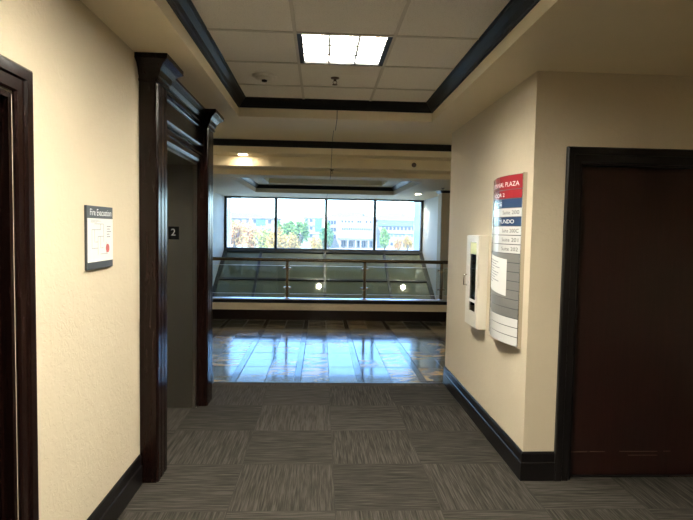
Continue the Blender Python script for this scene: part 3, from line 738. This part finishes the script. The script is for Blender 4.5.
# trees
def leafmat(n, c1, c2):
    m = mat(n, c1, .8); t = NT(m); oi = t.noise(t.coords(), 1.6, 2)
    t.l(t.ramp(oi, [(.4, c1), (.6, c2)]), t.b.inputs['Base Color']); return m
LF = {'orange': leafmat('orange_autumn_leaves', (.46, .20, .07), (.44, .32, .11)), 'yellow': leafmat('yellow_green_leaves', (.40, .35, .08), (.32, .35, .09)),
      'green': leafmat('mid_green_leaves', (.11, .22, .045), (.20, .30, .075)), 'gold': leafmat('golden_leaves', (.45, .32, .08), (.40, .24, .07)),
      'sage': leafmat('blue_green_leaves', (.10, .22, .09), (.16, .28, .12))}
M['bark'] = mat('grey_brown_bark', (.14, .11, .085), .9)
def tree(x, y, h, rx, kind, label, seed, cr=None):
    rnd = random.Random(seed); h *= 1.12; rx *= 1.15; r_ = thing('tree', (x, y, GZ), label, 'tree', 'trees outside the window')
    th = h * .35; cz = (th * .8 + h) / 2; rz = h - cz
    tr = MB().tube([(0, 0, -.1), (.08, 0, th * .5), (-.05, .05, th), (0, 0, cz)], [h * .028, h * .022, h * .018, h * .008], 8)
    for k in range(6):
        a = rnd.random() * 6.28; tr.tube([(0, 0, th * (.8 + .1 * k / 6)), (math.cos(a) * rx * .35, math.sin(a) * rx * .35, cz - rz * .15), (math.cos(a) * rx * .65, math.sin(a) * rx * .65, cz + rz * .25)], [h * .012, h * .008, h * .004], 6)
    tr.build('trunk', M['bark'], r_)
    cm = MB(); blobs = []
    for k in range(16):
        while True:
            q = Vector((rnd.uniform(-1, 1), rnd.uniform(-1, 1), rnd.uniform(-1, 1)))
            if q.length < 1: break
        q *= .68; blobs.append((Vector((q.x * rx, q.y * rx, cz + q.z * rz)), rnd.uniform(.30, .44)))
    for c, s in blobs:
        for k in range(110):
            d_ = Vector((rnd.gauss(0, 1), rnd.gauss(0, 1), rnd.gauss(0, 1))).normalized() * (rnd.random() ** .4)
            q = c + Vector((d_.x * rx * s, d_.y * rx * s, d_.z * rz * s))
            a = Vector((rnd.gauss(0, 1), rnd.gauss(0, 1), rnd.gauss(0, 1))).normalized(); e_ = a.orthogonal().normalized(); f2 = a.cross(e_); l = rnd.uniform(.13, .24) * (h / 8)
            cm.add([q - e_ * l, q + f2 * l * .6, q + e_ * l, q - f2 * l * .6], [(0, 1, 2, 3)])
    cm.build('crown', LF[kind], r_)
for a in ((-14.6, 92, 7.2, 2.2, 'orange', 'orange autumn tree at the far left of the window', 1),
          (-11.6, 88, 7.0, 2.1, 'orange', 'second orange autumn tree from the left of the window', 2),
          (-8.6, 80, 6.2, 1.7, 'yellow', 'yellow-green tree just left of the first window mullion', 3),
          (-16.6, 104, 7.6, 1.8, 'yellow', 'yellowish tree behind the orange tree at the far left', 4),
          (-7.2, 110, 8.8, 2.3, 'green', 'tall green tree just right of the first window mullion', 5),
          (-3.95, 100, 7.9, 2.0, 'green', 'green tree beside the white three-storey building', 6),
          (-6.0, 76, 5.9, 1.5, 'gold', 'low golden tree in front of the tall green tree', 7),
          (-4.3, 83, 5.4, 1.3, 'gold', 'low golden tree in front of the green tree by the three-storey building', 8),
          (-.9, 92, 4.9, 1.2, 'gold', 'small golden tree below the teal glass stair', 9),
          (.5, 102, 7.0, .8, 'sage', 'slim green tree behind the middle window mullion', 10),
          (1.7, 110, 7.0, 1.1, 'sage', 'blue-green tree at the left end of the long white building', 11),
          (13.2, 110, 6.6, 1.25, 'green', 'bright green tree between the long white and the right buildings', 12),
          (17.6, 120, 5.0, 1.4, 'orange', 'orange tree low in the last window pane', 13),
          (19.9, 122, 4.8, 1.3, 'gold', 'golden tree low at the right edge of the window', 14)): tree(*a)

# ------------------------------------------------------------------ daylight
wd = bpy.data.worlds.new('sky'); S.world = wd; wd.use_nodes = True; t = wd.node_tree
sk = t.nodes.new('ShaderNodeTexSky'); sk.sky_type = 'NISHITA'; sk.sun_disc = False; sk.sun_elevation = math.radians(42); sk.sun_rotation = math.radians(205)
sk.dust_density = .6; sk.air_density = 1.0; sk.ozone_density = 2.5
tn = t.nodes.new('ShaderNodeMix'); tn.data_type = 'RGBA'; tn.blend_type = 'MULTIPLY'; tn.inputs[0].default_value = 1
t.links.new(sk.outputs[0], tn.inputs[6]); tn.inputs[7].default_value = (.76, 1.0, 1.28, 1)
t.links.new(tn.outputs[2], t.nodes['Background'].inputs[0]); t.nodes['Background'].inputs[1].default_value = .54
sun = bpy.data.lights.new('sun', 'SUN'); sun.energy = 4.2; sun.angle = .01; sun.color = (1, .92, .80)
so = bpy.data.objects.new('sun', sun); COL.objects.link(so); so.rotation_euler = Vector((.35, .72, -.62)).to_track_quat('-Z', 'Y').to_euler()

# ------------------------------------------------------------------ camera
cam = bpy.data.cameras.new('camera'); cam.sensor_width = 36; cam.lens = 535.92 / 693 * 36; cam.clip_start = .02; cam.clip_end = 1000
co = bpy.data.objects.new('camera', cam); COL.objects.link(co)
yaw, pit, rol = .0487167, .0563641, .0189380
fw = Vector((math.sin(yaw) * math.cos(pit), math.cos(yaw) * math.cos(pit), -math.sin(pit)))
rt = Vector((math.cos(yaw), -math.sin(yaw), 0)); up = rt.cross(fw)
c, s = math.cos(rol), math.sin(rol); r2 = rt * c + up * s; u2 = up * c - rt * s
mw = Matrix((r2, u2, -fw)).transposed().to_4x4(); mw.translation = (0, 0, 1.6); co.matrix_world = mw
S.camera = co

S.view_settings.view_transform = 'Standard'; S.view_settings.look = 'None'; S.view_settings.gamma = 1; S.view_settings.use_curve_mapping = False
S.view_settings.exposure = 1.35
S.cycles.max_bounces = 10; S.cycles.diffuse_bounces = 6; S.cycles.glossy_bounces = 5; S.cycles.transparent_max_bounces = 12
S.cycles.sample_clamp_indirect = 6
